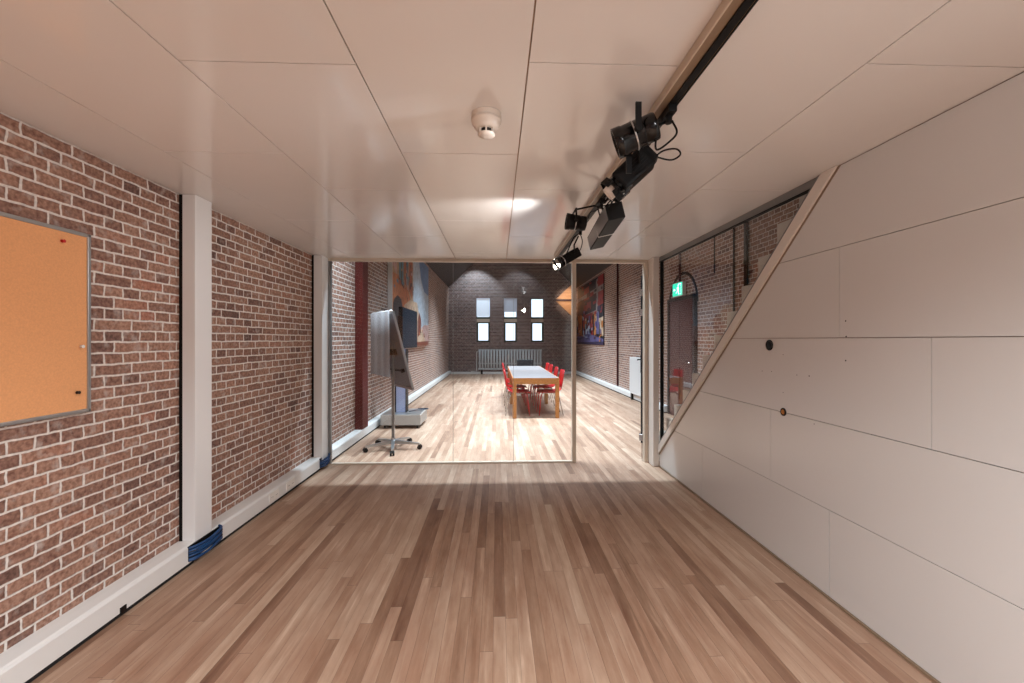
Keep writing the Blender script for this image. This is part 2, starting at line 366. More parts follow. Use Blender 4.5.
# diagonal trim
dn = Vector((0, -SL, -1)).normalized(); dd = Vector((0, -1, SL)).normalized()
b = MB()
ya, yb = 4.715, 2.34
def strip(o0, o1, x0, x1, m, y1=ya, y2=yb):
    zt = ZC-.002; q0, q1 = DY-(zt-DZ+o0)/SL, DY-(zt-DZ+o1)/SL
    b.prism([(x0, y1, diag(y1, o0)), (x0, q0, zt), (x0, q1, zt), (x0, y1, diag(y1, o1))], (x1-x0, 0, 0), m)
strip(.032, .125, XR-.018, XR+.05, 'cream')
strip(.0, .032, XR-.008, XR+.045, 'greymetal')
strip(.125, .14, XR-.004, XR+.02, 'brown')
struct(b.build('trim_diagonal'), 'sloping cream stair stringer board', 'trim')
b = MB().box(XR-.01, XR+.002, Y0, 4.71, .0, .012, 'brown'); struct(b.build('baseboard_right'), 'thin brown strip along the foot of the panelled wall', 'trim')
# two round fittings in the panelled wall
t = empty('wall_grommet', (XR, Y(XR, F*XR/273), 1.415))
def disc_on_right(name, y, z, r, m1, m2, label):
    t = MB().lathe((XR+.001, y, z), (XR-.02, y, z), [(0, r), (.006, r), (.009, r*.86), (.009, r*.7), (.004, r*.62)], m1, 28).build(name)
    MB().cyl((XR-.0045, y, z), (XR-.006, y, z), r*.6, m2, 20).build('hole_core', t)
    return tag(t, label, 'grommet')
bpy.data.objects.remove(t)
disc_on_right('wall_grommet', Y(XR, F*XR/272.5), 1.415, .037, 'blackgloss', 'black', 'black round cable grommet just under the upper seam of the cream panelled wall')
disc_on_right('wall_hole', Y(XR, F*XR/286.5), .983, .026, 'hole', 'holeorange', 'small open drilled hole with orange wood edge on the middle seam of the panelled wall')
# side glass above the diagonal
w4 = struct(empty('window_4', (XR+.03, 4.7, .3)), 'triangular glass pane above the sloping stair board', 'window')
MB().prism([(XR+.025, 4.72, diag(4.72, .02)), (XR+.025, 4.72, 2.385), (XR+.025, 2.42, 2.385)], (.008, 0, 0), 'glass').build('pane', w4)
b = MB().box(XR+.004, XR+.045, 2.36, 4.72, ZC-.045, ZC-.0005, 'greymetal')
b.box(XR+.01, XR+.04, 2.38, 4.70, ZC-.052, ZC-.045, 'black')
b.prism([(XR+.01, 4.72, diag(4.72, 0)), (XR+.01, 2.36, diag(2.36, 0)), (XR+.01, 2.36, diag(2.36, -.004)), (XR+.01, 4.72, diag(4.72, -.004))], (.035, 0, 0), 'greymetal')
b.box(XR+.01, XR+.045, 4.7, 4.72, diag(4.71), 2.37, 'black')
b.build('glazing_channel', w4)
# ------------------------------------------------------------------ posts, trunking
def post(name, y0, y1, x1, label, z0=.1):
    b = MB().box(XL+.024, x1, y0, y1, z0, ZC-.002, 'white', bev=.003)
    b.box(XL+.001, XL+.024, y0+.004, y1-.004, z0, ZC-.002, 'black')  # black strip stands for the shade in the recess behind the post
    return struct(b.build(name), label, 'trim')
post('trim_1', Y(-1.97, 2.715), Y(-1.97, 2.875), -1.965, 'white square post against the left brick wall between the two near brick bays', .02)
post('trim_2', 4.735, 4.90, -1.955, 'white post at the left end of the glass partition', .02)
struct(MB().box(1.792, XR-.001, 4.722, 4.94, 0, ZC-.002, 'cream', bev=.003).build('trim_3'), 'cream post between the glass door and the stair wall', 'trim')
def trunking(name, x0, x1, y0, y1, m='duct'):   # cable trunking with rounded top on the wall side x0
    s = 1 if x1 > x0 else -1
    pr = [(x0, .028), (x1, .028), (x1, .125), (x1-s*.006, .137), (x1-s*.016, .142), (x0, .142)]
    b = MB().prism([(x, y0, z) for x, z in pr], (0, y1-y0, 0), m)
    b.box(min(x0, x1-s*.012), max(x0, x1-s*.012), y0, y1, 0.001, .028, 'gapshade_trim')  # black strip stands for the shaded gap under the trunking
    return b
P1a, P1b = Y(-1.97, 2.715)-.002, Y(-1.97, 2.875)+.002
b = trunking('t', XL+.001, -1.96, Y0, P1a); b.box(-1.963, -1.955, 2.24, 2.275, .02, .055, 'black')
t1 = struct(b.build('baseboard_left'), 'white cable trunking along the foot of the left wall before the first post', 'baseboard')
t2 = struct(trunking('t', XL+.001, -1.96, P1b, 4.732).build('baseboard_left'), 'white cable trunking between the two white posts with sockets', 'baseboard')
for yc, nn in ((Y(-1.96, 3.66), 2), (Y(-1.96, 3.95), 2)):
    b = MB().box(-1.961, -1.951, yc-.075, yc+.075, .045, .122, 'socket', bev=.002)
    for k in (-.035, .035):
        b.lathe((-1.9505, yc+k, .083), (-1.96, yc+k, .083), [(0, .024), (.001, .0225)], 'socket', 18)
        for q in (-.009, .009): b.cyl((-1.9515, yc+k+q, .083), (-1.9498, yc+k+q, .083), .0035, 'hole', 8)
    tag(b.build('power_socket', t2), 'white double power socket set in the trunking')
struct(trunking('t', XL+.001, -1.96, 4.93, 7.9).build('baseboard_left'), 'white cable trunking on the left wall just beyond the glass', 'baseboard')
struct(trunking('t', XL+.001, -1.96, 7.9, YB-.002).build('baseboard_left'), 'white cable trunking along the far left brick wall', 'baseboard')
struct(trunking('t', XH-.001, XH-.11, 6.0, 7.0).build('baseboard_far_right'), 'white trunking before the maroon door', 'baseboard')
struct(trunking('t', XH-.001, XH-.11, 8.15, YB-.002).build('baseboard_far_right'), 'white trunking along the right brick wall of the hall', 'baseboard')
b = MB().box(XL+.11, XH-.11, YB-.06, YB-.001, .001, .09, 'duct'); struct(b.build('baseboard_back'), 'low white trunking along the far wall', 'baseboard')
# blue cable bundles at the posts
def bundle(name, y0, y1, label, n=7):
    b = MB()
    for k in range(n):
        a = random.uniform(-.008, .008); zz = .052+.011*k; m = 'bluecable' if k % 3 != 2 else 'navycable'
        ym = (y0+y1)/2; xo = -1.925+.012*math.sin(k*2.1)
        b.tube([(-1.962, y0, zz-.006+a), (-1.93, y0+.03, zz+a), (xo, ym-.02, zz+a*1.5), (-1.93, y1-.03, zz+.008-a), (-1.962, y1, zz+.012)], .0075, m, 8)
    b.box(-1.972, -1.958, y0-.006, y1+.006, .04, .135, 'black')
    return tag(b.build(name), label, 'cables')
bundle('cable_bundle', P1a-.06, P1b+.07, 'thick bundle of blue cables looped round the foot of the near white post', 8)
bundle('cable_bundle', 4.69, 4.91, 'blue cable bundle at the foot of the post by the glass partition', 7)
# ------------------------------------------------------------------ glass partition
gp = tag(empty('glass_partition', (-.5, YP, 0)), 'beige-framed clear glass partition dividing the near room from the hall', 'glass partition')
xa, xd = -1.953, .889
b = MB().box(xa, xd+.045, YP-.025, YP+.025, 0.0, .018, 'tan')                # bottom rail
b.box(xa, 1.79, YP-.03, YP+.03, ZC-.035, ZC-.0, 'tan')
b.box(xa, xa+.028, YP-.025, YP+.025, .018, ZC-.035, 'greymetal')
b.box(xd, xd+.045, YP-.035, YP+.035, 0, ZC-.035, 'tan', bev=.003)
b.box(1.748, 1.79, YP-.04, YP+.03, 0, ZC-.035, 'tan', bev=.003)
b.build('frame', gp)
gx = [xa+.028, -.515, .195, xd]
for x0, x1 in zip(gx, gx[1:]):
    MB().box(x0+.0012, x1-.0012, YP-.005, YP+.005, .018, ZC-.035, 'glass').build('pane', gp)
b = MB()
for x in gx[1:3]: b.box(x-.0014, x+.0014, YP-.006, YP+.006, .018, ZC-.035, 'greymetal')
b.build('joint_seal', gp)
# open glass door leaf, swung into the hall
d2 = struct(empty('door_2', (1.75, YP+.04, 0)), 'clear glass door swung open into the hall', 'door')
DR = Matrix.Translation((1.744, YP+.05, 0)) @ Matrix.Rotation(-math.atan2(1.744, 4.97)-.004, 4, 'Z')
MB().box(-.005, .005, 0, .84, .01, ZC-.05, 'glass', R=DR).build('pane', d2)
MB().box(-.016, .016, .84, .86, .01, ZC-.05, 'gapshade_trim', R=DR).build('edge_strip', d2)
for z in (.28, 1.78, 2.02):
    MB().box(-.03, .012, -.03, .05, z-.04, z+.04, 'chrome', R=DR, bev=.003).build('hinge', d2)
MB().tube([DR @ V3(-.005, .76, 1.18), DR @ V3(-.055, .76, 1.18), DR @ V3(-.055, .64, 1.18)], .009, 'black', 8, 1).box(-.02, -.006, .73, .80, 1.0, 1.24, 'black', R=DR).build('door_handle', d2)
# ------------------------------------------------------------------ stairs
st = tag(empty('staircase', (2.6, 4.7, 0)), 'pale staircase rising behind the sloping board and glass, against the brick', 'stairs')
b = MB(); x0, x1 = 1.945, 3.36; prof = []
ys = 3.04; run = .2105; rise = .189     # riser face y, going toward the camera
k0 = -7
pts = [(ys-run*k0, 0)]
top = []
z = 2.063-rise*(-k0+0) if False else None
first = []
for k in range(k0, 4):
    yr = ys-run*k; zt = 2.063+rise*k
    first += [(yr, zt-rise), (yr, zt)]
first.append((ys-run*4, 2.063+rise*3)); 
low = [(ys-run*4, 2.063+rise*3-.35), (ys-run*k0+.0, max(0.0, 2.063+rise*k0-.5))]
poly = first+low
b.prism([(x0, y, max(z_, .0)) for y, z_ in poly], (x1-x0, 0, 0), 'stairs')
b.build('step_flight', st)
for k in (-8, -9):
    yr = ys-run*k; zt = 2.063+rise*k
    if zt > .05: MB().box(x0, x1, yr-run, yr, 0.001, zt, 'stairs').build('low_step', st)
# ------------------------------------------------------------------ corkboard
cb = tag(empty('cork_board', (XL+.02, 1.4, 1.5)), 'orange cork noticeboard in aluminium frame on the near left brick wall', 'noticeboard')
cy0, cy1, cz0, cz1 = .62, Y(XL, 2.10), 1.09, 1.98
MB().box(XL+.012, XL+.022, cy0+.01, cy1-.01, cz0+.01, cz1-.01, 'cork').build('cork_sheet', cb)
b = MB(); fw = .018
b.box(XL+.002, XL+.028, cy0, cy1, cz1-fw, cz1, 'alu', bev=.004); b.box(XL+.002, XL+.028, cy0, cy1, cz0, cz0+fw, 'alu', bev=.004)
b.box(XL+.002, XL+.028, cy0, cy0+fw, cz0, cz1, 'alu', bev=.004); b.box(XL+.002, XL+.028, cy1-fw, cy1, cz0, cz1, 'alu', bev=.004)
b.build('frame', cb)
def pin(px, py, m, label):
    U = VX-px; D = F*2.045/U; y = Y(-2.045, D); z = H+(VY-py)*D/F
    tag(MB().lathe((XL+.022, y, z), (XL+.04, y, z), [(0, .003), (.004, .003), (.005, .008), (.013, .006), (.016, .008)], m, 12).build('push_pin'), label, 'push pin')
pin(62, 241, 'redplastic', 'red push pin near the top right corner of the cork board')
pin(81, 346.5, 'white', 'white push pin by the right edge of the cork board')
pin(77, 392.5, 'darkplastic', 'dark push pin near the lower right corner of the cork board')
# ------------------------------------------------------------------ smoke detector
dx, dy = -.045, 1.76
sd = tag(empty('smoke_detector', (dx, dy, ZC)), 'round cream smoke detector on the glossy ceiling', 'smoke detector')
MB().lathe((dx, dy, ZC-.001), (dx, dy, ZC-.2), [(0, .062), (.012, .064), (.014, .058), (.022, .058), (.024, .063), (.036, .062), (.039, .056), (.05, .054), (.06, .046), (.062, .036)], 'detector', 36).build('housing', sd)
b = MB().lathe((dx, dy, ZC-.06), (dx, dy, ZC-.2), [(0, .022), (.022, .022)], 'hole', 20)
for k in range(6):
    q = k*PI/3; b.box(-.003, .003, .025, .033, 0, .024, 'detector', R=Matrix.Translation((dx, dy, ZC-.085)) @ Matrix.Rotation(q, 4, 'Z'))
b.build('sensor_vents', sd)
MB().lathe((dx, dy, ZC-.083), (dx, dy, ZC-.2), [(0, .036), (.004, .036), (.010, .028), (.012, .01)], 'detector', 28).build('sensor_cap', sd)
# ------------------------------------------------------------------ lighting track and spots
b = MB().box(.635, .70, Y0+.02, 4.6, ZC-.03, ZC-.001, 'brown'); b.box(.668, .694, Y0+.02, 4.6, ZC-.036, ZC-.03, 'black')
b.box(.630, .636, Y0+.02, 4.6, ZC-.034, ZC-.001, 'tan'); b.box(.70, .705, Y0+.02, 4.6, ZC-.034, ZC-.001, 'black')
tag(b.build('lighting_track'), 'long brown and black lighting track fixed along the ceiling', 'lighting track')
TX, TZ = .68, ZC-.036
def adapter(t, y, L=.09):
    MB().box(TX-.016, TX+.016, y-L/2, y+L/2, TZ-.03, TZ-.0005, 'black', bev=.004).cyl((TX, y, TZ-.03), (TX, y, TZ-.055), .013, 'black', 14).build('track_adapter', t)
def canspot(a, d, L, R, ya, label, lens='lamp_soft', ring=True, barrel='blackgloss', name='track_spotlight'):
    a = Vector(a); d = Vector(d).normalized(); e = a+d*L
    t = tag(empty(name, (TX, ya, TZ)), label, 'spotlight', 'black spotlights on the ceiling track')
    MB().lathe(a, e, [(0, R*.55), (.004, R*.86), (.012, R*.9), (L*.3, R*.9), (L*.31, R*.84), (L*.34, R*.84), (L*.35, R*.92), (L*.78, R*.95), (L*.80, R), (L, R*1.03), (L+.001, R*.93), (L-.02, R*.88)], barrel, 36, caps=False).build('barrel', t)
    MB().cyl(a+d*.001, a+d*.003, R*.6, barrel, 24).build('back_cap', t)
    MB().lathe(e-d*.02, e, [(0, R*.86), (.003, R*.84), (.006, R*.4)], lens, 28).build('lens', t)
    if ring: MB().lathe(a+d*L*.52, e, [(0, R*.955), (.003, R*.99), (.006, R*.955)], 'alu', 32, caps=False).build('trim_ring', t)
    return t, a, e, d
def yoke(t, c, up, side, R, top, m='black'):   # U bracket round the barrel
    c, up, side, top = map(Vector, (c, up, side, top))
    b = MB()
    for s in (-1, 1):
        p0 = c+side*s*(R+.008); b.tube([p0-up*.012, p0+up*(R+.02)], .006, m, 8, 1)
        b.cyl(p0-side*.006*s, p0+side*.010*s, .012, m, 14)
    b.tube([c+side*(R+.008)+up*(R+.02), c-side*(R+.008)+up*(R+.02)], .006, m, 8, 1)
    b.tube([c+up*(R+.02), top], .007, m, 8, 1)
    b.build('yoke', t)
# spotlight 1: big can aimed left
y1 = 1.60
t, a, e, d = canspot((.615, y1-.02, 2.275), (-1, .34, -.36), .165, .058, y1, 'biggest glossy black can spotlight on the track, nearest the camera')
adapter(t, y1+.03); c = a+d*.09
b = MB().box(-.011, .011, -.004, .004, -.01, .095, 'black', R=Matrix.Translation(c+Vector((-.005, -.064, 0))))
b.box(-.011, .011, -.004, .004, -.12, .01, 'black', R=Matrix.Translation(c+Vector((0, .066, 0))))
b.cyl(c+Vector((-.005, -.07, 0)), c+Vector((-.005, -.055, 0)), .014, 'black', 14); b.cyl(c+Vector((0, .055, 0)), c+Vector((0, .074, 0)), .014, 'black', 14)
b.tube([c+Vector((-.0, .07, .0)), c+Vector((.03, .075, .04)), (TX, y1+.03, TZ-.045)], .006, 'black', 8, 1)
b.build('yoke', t)
MB().tube([(.69, y1+.02, TZ-.05), (.70, y1, 2.26), (.67, y1-.01, 2.22), (.62, y1, 2.19), (a.x, a.y+.01, a.z-.03)], .004, 'black', 8).build('cable', t)
# spotlight 2: boxy projector with white hood and flaps
y2 = 1.86
t = tag(empty('track_spotlight', (TX, y2, TZ)), 'boxy black projector spotlight with a white hood, right behind the biggest can', 'spotlight', 'black spotlights on the ceiling track')
adapter(t, y2+.04)
A = Vector((.68, y2, 2.275)); dr = Vector((-.68, .18, -.62)).normalized(); L = .17
rot = dr.to_track_quat('Z', 'Y').to_matrix().to_4x4(); R = Matrix.Translation(A) @ rot
b = MB().box(-.046, .046, -.05, .05, 0, L, 'black', R=R, bev=.012)
b.box(-.038, .038, -.04, .04, -.028, .006, 'black', R=R, bev=.014)
for k in range(5): b.box(-.048, .048, -.03+k*.013, -.027+k*.013, .02, .1, 'darkplastic', R=R)
b.build('body', t)
b = MB().lathe(A+dr*L, A+dr*(L+.1), [(0, .044), (.02, .046), (.022, .056), (.03, .056), (.032, .043)], 'blackgloss', 28); b.build('lens_collar', t)
MB().lathe(A+dr*(L+.03), A+dr*(L+.2), [(0, .034), (.035, .031), (.036, .024), (.02, .022)], 'whitecap', 28).build('hood', t)
b = MB()
for q in (.6, 2.2, 3.9, 5.4):
    b.box(-.03, .03, .05, .054, L+.02, L+.055, 'black', R=R @ Matrix.Rotation(q, 4, 'Z'))
b.tube([R @ V3(.05, -.03, L+.02), R @ V3(.06, -.05, L+.06), R @ V3(.05, -.055, L+.11)], .003, 'black', 6)
b.build('barn_doors', t)
MB().box(-.03, -.012, -.057, -.048, L-.02, L+.03, 'chrome', R=R).build('clip', t); MB().box(.02, .036, -.057, -.048, L-.03, L-.012, 'chrome', R=R).build('clip', t)
b = MB(); p0 = A+dr*.07
b.tube([p0+V3(0, .055, 0), p0+V3(.01, .06, .05), (TX, y2+.04, TZ-.05)], .006, 'black', 8, 1); b.tube([p0+V3(0, -.056, 0), p0+V3(-.01, -.056, .07), p0+V3(-.0, .0, .075), p0+V3(.01, .06, .06)], .006, 'black', 8, 1)
b.build('yoke', t)
MB().tube([A+V3(.02, 0, -.01), A+V3(.07, 0, .03), A+V3(.13, 0, .04), A+V3(.15, 0, .015), A+V3(.11, 0, -.01), A+V3(.05, 0, -.0), A+V3(.0, .0, .02)], .004, 'black', 8).build('cable', t)
# spotlight 3: small can grazing the ceiling
y3 = 2.62
t, a, e, d = canspot((.565, y3, 2.185), (-1, .02, .12), .13, .05, y3, 'small black can spotlight pointing left and washing the ceiling, left of the long black box', lens='lamp_on', barrel='black')
adapter(t, y3+.08); c = a+d*.075
yoke(t, c, (0, 0, 1), (0, 1, 0), .05, (c.x+.01, c.y, ZC-.125))
MB().tube([(c.x+.01, c.y, ZC-.125), (.62, y3+.03, ZC-.09), (TX, y3+.08, TZ-.05)], .006, 'black', 8, 1).build('arm', t)
MB().tube([(TX-.01, y3+.08, TZ-.05), (.64, y3+.07, 2.29), (.60, y3+.03, 2.27), (.575, y3, 2.22)], .0035, 'black', 8).build('cable', t)
# long black box luminaire parallel to the track
t = tag(empty('hanging_lamp_box', (TX, 2.4, TZ)), 'long rectangular black lamp box hanging under the track on a bracket', 'spotlight')
R = Matrix.Translation((.648, 2.50, 2.125)) @ Matrix.Rotation(-.05, 4, 'Z') @ Matrix.Rotation(-.06, 4, 'X') @ Matrix.Rotation(-.22, 4, 'Y')
b = MB().box(-.046, .046, -.29, .29, -.045, .045, 'black', R=R, bev=.005); b.build('housing', t)
MB().box(-.0475, -.046, -.28, .28, -.036, .036, 'alu', R=R).build('side_plate', t)
MB().box(-.048, .0475, -.004, .004, -.0465, -.005, 'white', R=R).build('label_strip', t)
b = MB()
for q in (-.16, -.08): b.tube([R @ V3(-.03, q, .045), R @ V3(-.03, q, .11), R @ V3(.03, q, .11), R @ V3(.03, q, .045)], .0045, 'black', 8, 1)
b.tube([R @ V3(0, -.12, .11), (TX, 2.36, TZ-.04)], .007, 'black', 8, 1); b.build('bracket', t)
MB().tube([(TX, 2.36, TZ-.045), (.63, 2.33, 2.28), (.58, 2.32, 2.22), (.62, 2.34, 2.18), (.68, 2.36, 2.24), (.70, 2.36, 2.29), (.65, 2.38, 2.25), (.62, 2.42, 2.21)], .004, 'black', 8).build('cable', t)
adapter(t, 2.36)
# spotlight 5: slim projector with lit flaps
y5 = 3.36
t = tag(empty('track_spotlight', (TX, y5, TZ)), 'slim black projector spotlight with lit chrome end, farthest along the track beside the glass', 'spotlight', 'black spotlights on the ceiling track')
adapter(t, y5+.02)
A = Vector((.665, y5+.05, 2.175)); dr = Vector((-.80, -.28, -.50)).normalized(); L = .17
R = Matrix.Translation(A) @ dr.to_track_quat('Z', 'Y').to_matrix().to_4x4()
MB().box(-.038, .038, -.038, .038, 0, L, 'black', R=R, bev=.008).build('body', t)
MB().lathe(A+dr*L, A+dr*(L+.1), [(0, .03), (.005, .046), (.05, .048), (.052, .040), (.03, .036)], 'blackgloss', 28).build('lens_collar', t)
MB().cyl(A+dr*(L+.03), A+dr*(L+.034), .037, 'lamp_on', 24).build('lens', t)
b = MB()
for q in range(4): b.box(-.022, .022, .040, .043, L+.045, L+.075, 'chrome', R=R @ Matrix.Rotation(q*PI/2+.4, 4, 'Z'))
b.lathe(A+dr*(L-.004), A+dr*(L+.1), [(0, .047), (.004, .049), (.008, .047)], 'chrome', 28, caps=False)
b.build('end_flaps', t)
b = MB(); p0 = A+dr*.05; q0 = A+dr*.15
b.tube([p0+V3(0, -.042, 0), p0+V3(0, -.042, .07), (TX-.02, y5, TZ-.07)], .006, 'black', 8, 1); b.tube([q0+V3(0, -.042, .01), (.62, y5, 2.28), (TX-.01, y5+.01, TZ-.045)], .005, 'black', 8, 1)
b.build('yoke', t)
MB().tube([(TX, y5+.02, TZ-.05), (.70, y5+.04, 2.26), (.69, y5+.06, 2.2), A+V3(0, 0, 0)], .0035, 'black', 8).build('cable', t)
# ------------------------------------------------------------------ hall: red column, murals
b = MB().box(XL+.002, XL+.1095, 6.16, 6.18, .143, EAVE-.01, 'redpaint').box(XL+.002, XL+.1095, 6.40, 6.42, .143, EAVE-.01, 'redpaint').box(XL+.002, XL+.02, 6.18, 6.40, .143, EAVE-.01, 'redpaint').box(XL+.09, XL+.1095, 6.18, 6.40, .143, EAVE-.01, 'redpaint')
tag(b.build('steel_column'), 'dark red painted steel column standing against the left brick wall', 'column')
MB_ = MB
def Lp(px, py, x): D = F*abs(x)/abs(VX-px); return (x, Y(x, D), H+(VY-py)*D/F)
def bits(n, x0, x1, y0, y1, mats, w, h, slope=0):
    out = []
    for k in range(n):
        a = random.uniform(x0, x1); q = random.uniform(y0, y1); ww = random.uniform(.3, 1)*w; hh = random.uniform(.3, 1)*h
        out.append(([(a, q), (a+ww, q+slope*ww), (a+ww, q+hh+slope*ww), (a, q+hh)], random.choice(mats)))
    return out
def mural(name, x, s, y0, y1, z0, z1, thick, side, polys, label):
    t = tag(empty(name, (x, (y0+y1)/2, z0)), label, 'photo mural')
    b = MB().box(min(x, x-s*thick), max(x, x-s*thick), y0, y1, z0, z1, side); b.build('panel', t)
    b = MB()
    for i, (pts, m) in enumerate(polys):
        q = []
        for px, py in pts:
            _, yy, zz = Lp(px, py, x); q.append((x+s*(.0015+.0003*i), min(max(yy, y0+.004), y1-.004), min(max(zz, z0+.004), z1-.004)))
        b.add(q, [tuple(range(len(q)))], m)
    b.build('print', t)
for nm, c in dict(m_orange=(226, 140, 84), m_orange2=(200, 104, 62), m_dark=(44, 40, 44), m_sky=(120, 156, 206), m_sky2=(206, 222, 240), m_cyan=(96, 158, 180), m_pink=(226, 186, 176), m_cream=(236, 204, 172), m_brick=(150, 76, 50), m_stone=(206, 170, 130), m_black=(26, 22, 30), m_red=(170, 40, 34), m_pipe=(170, 160, 158), m_purple=(110, 100, 150), m_purpledark=(62, 48, 80), m_glow=(200, 210, 235), m_yellow=(214, 130, 60), m_maroon=(80, 24, 30)).items():
    M[nm] = mat(nm, [v*.8 for v in c], .45, noise=.35, nscale=9)
xm = -1.975
mural('wall_mural', xm, 1, Y(xm, 7.88), Y(xm, 12.0), 1.30, 3.53, .09, 'white', [
    ([(390, 200), (418, 240), (418, 352), (390, 352)], 'm_orange'),
    ([(390, 150), (418, 200), (418, 330), (408, 290), (401, 276), (390, 270)], 'm_stone'),
    ([(390, 200), (397, 210), (397, 275), (390, 262)], 'm_pink'),
    ([(399, 200), (403.5, 220), (403.5, 287), (399, 276)], 'm_cyan'),
    ([(401, 232), (401.8, 236), (401.8, 284), (401, 282)], 'm_dark'),
    ([(406, 220), (408, 225), (408.4, 290), (406, 284)], 'm_cyan'),
    ([(404, 220), (406, 225), (406, 290), (404, 287)], 'm_orange2'),
    ([(409, 225), (412, 230), (412, 300), (409, 290)], 'm_orange2'),
    ([(398.5, 276), (403.8, 287), (403.8, 289), (398.5, 279)], 'm_dark'),
    ([(413, 150), (431, 262), (431, 352), (420, 352), (416, 320), (413, 300)], 'm_sky2'),
    ([(419, 200), (431, 262), (431, 298), (424, 292), (421, 280), (419, 262)], 'm_sky'),
    ([(393, 352), (393, 303), (394.5, 298), (397.5, 295), (401, 299), (402, 305), (402, 352)], 'm_dark'),
    ([(404, 352), (404, 305), (410, 300), (417, 303), (419, 316), (418, 352)], 'm_cream'),
    ([(417.4, 352), (417.4, 322), (419, 312), (421, 320), (420.5, 336), (423, 352)], 'm_brick'),
    ([(421, 352), (421, 328), (424, 325), (431, 326), (431, 352)], 'm_pink'),
    ([(417.5, 352), (417.8, 337), (420, 333), (422, 332), (424, 336), (425, 352)], 'm_cream'),
    ([(417, 352), (417, 342), (431, 341), (431, 352)], 'm_brick'),
]+bits(26, 405.5, 412.5, 262, 298, ['m_cyan', 'm_orange2', 'm_dark', 'm_pink', 'm_brick'], 1.1, 7, 1.2)+bits(10, 393, 404, 262, 285, ['m_stone', 'm_orange2', 'm_cyan'], 2, 6, 1.2)+bits(14, 418, 430, 318, 342, ['m_pink', 'm_brick', 'm_cream', 'm_orange2'], 1.5, 4), 'tall colour photo print of an orange building under blue sky on the left brick wall')
xr = XH-.03
mural('wall_mural', xr, -1, Y(xr, F*xr/106.5), Y(xr, F*xr/80.5), 1.29, 3.58, .028, 'm_black', [
    ([(570, 250), (610, 250), (610, 352), (570, 352)], 'm_black'),
    ([(577, 300), (585, 291), (590, 290), (590, 312), (577, 316)], 'm_maroon'),
    ([(584, 290), (589, 286), (589, 299), (584, 301)], 'm_red'),
    ([(598, 276), (603.5, 270), (603.5, 303), (598, 306)], 'm_red'),
    ([(584, 304), (591, 301), (591, 309), (584, 312)], 'm_red'),
    ([(577, 300), (604, 283), (604, 289), (577, 303)], 'm_pipe'),
    ([(578, 318), (596, 310), (596, 313), (578, 320)], 'm_pipe'),
    ([(596, 280), (598, 278), (598, 330), (596, 330)], 'm_pipe'),
    ([(578, 316), (582, 315), (582, 338), (578, 338)], 'm_yellow'),
    ([(583, 316), (593, 312), (593, 340), (590, 340), (590, 320), (585, 322), (585, 340), (583, 340)], 'm_red'),
    ([(585.5, 321), (590, 320), (590, 340), (585.5, 340)], 'm_glow'),
    ([(594, 312), (596, 311), (596, 336), (594, 337)], 'm_yellow'),
    ([(596.5, 313), (599, 311), (599, 334), (596.5, 334)], 'm_purple'),
    ([(600, 318), (603.5, 316), (603.5, 336), (600, 336)], 'm_cream'),
    ([(577, 343), (577, 338), (586, 334), (590, 334), (604, 339), (604, 343.6), (577, 344)], 'm_purple'),
    ([(577, 352), (577, 342), (604, 341.6), (604, 352)], 'm_purpledark'),
]+bits(40, 577, 602, 276, 312, ['m_black', 'm_maroon', 'm_red', 'm_purpledark', 'm_black'], 3.5, 5, -.6)+bits(45, 577, 602, 310, 338, ['m_yellow', 'm_red', 'm_glow', 'm_purple', 'm_maroon', 'm_black', 'm_cream'], 1.6, 7, -.3)+bits(26, 577, 601, 333, 341, ['m_purple', 'm_glow', 'm_maroon', 'm_purpledark'], 2.5, 2), 'dark red and purple photo print of an industrial interior on the right brick wall')
# wooden diamond in the back right corner
dg = tag(empty('wooden_wall_panel', (3.1, YB-.1, 2.4)), 'light wood diamond shaped panel in the far right corner of the hall, split by a dark ledge', 'wall panel')
MB().prism([(2.53, YB-.05, 3.20), (3.38, YB-.05, 4.0), (3.38, YB-.05, 3.20)], (0, .04, 0), 'ply').build('upper_board', dg)
MB().prism([(2.53, YB-.05, 3.13), (3.38, YB-.05, 3.13), (3.38, YB-.05, 2.33)], (0, .04, 0), 'ply').build('lower_board', dg)
MB().box(2.5, 3.39, YB-.12, YB-.004, 3.13, 3.20, 'maroon').build('ledge', dg)
# windows
for i, (a, c) in enumerate(wins):
    w = struct(empty('window_%d' % (i+1), ((a+c)/2, YB+.1, WZ0)), ['left', 'middle', 'right'][i]+' of the three narrow windows in the far wall', 'window')
    yy = YB+.10; b = MB(); e = .03
    b.box(a, c, yy, yy+.06, WZ0, WZ0+.07, 'green'); b.box(a, c, yy, yy+.06, WZ1-.03, WZ1, 'green'); b.box(a, a+e, yy, yy+.06, WZ0, WZ1, 'green'); b.box(c-e, c, yy, yy+.06, WZ0, WZ1, 'green')
    b.box(a+e, a+e+.05, yy-.01, yy+.05, WZ0+.07, 2.2, 'green'); b.box(c-e-.05, c-e, yy-.01, yy+.05, WZ0+.07, 2.2, 'green')
    b.box(a, c, yy-.01, yy+.06, 2.36, 2.44, 'green'); b.box(a, c, yy-.01, yy+.06, 2.17, 2.22, 'green'); b.build('window_frame', w)
    MB().box(a+.01, c-.01, yy-.03, yy+.04, 2.22, 2.36, 'tan').build('transom', w)
    MB().box(a+e, c-e, yy+.03, yy+.036, WZ0+.07, WZ1-.03, 'glass').build('pane', w)
    if i == 0: MB().box(a+.005, c-.005, yy-.03, yy-.025, 2.46, WZ1-.002, 'blind').build('blind', w)
    if i == 1: MB().box(a+.005, c-.005, yy-.03, yy-.025, 2.66, WZ1-.002, 'blindgrey').build('blind', w)
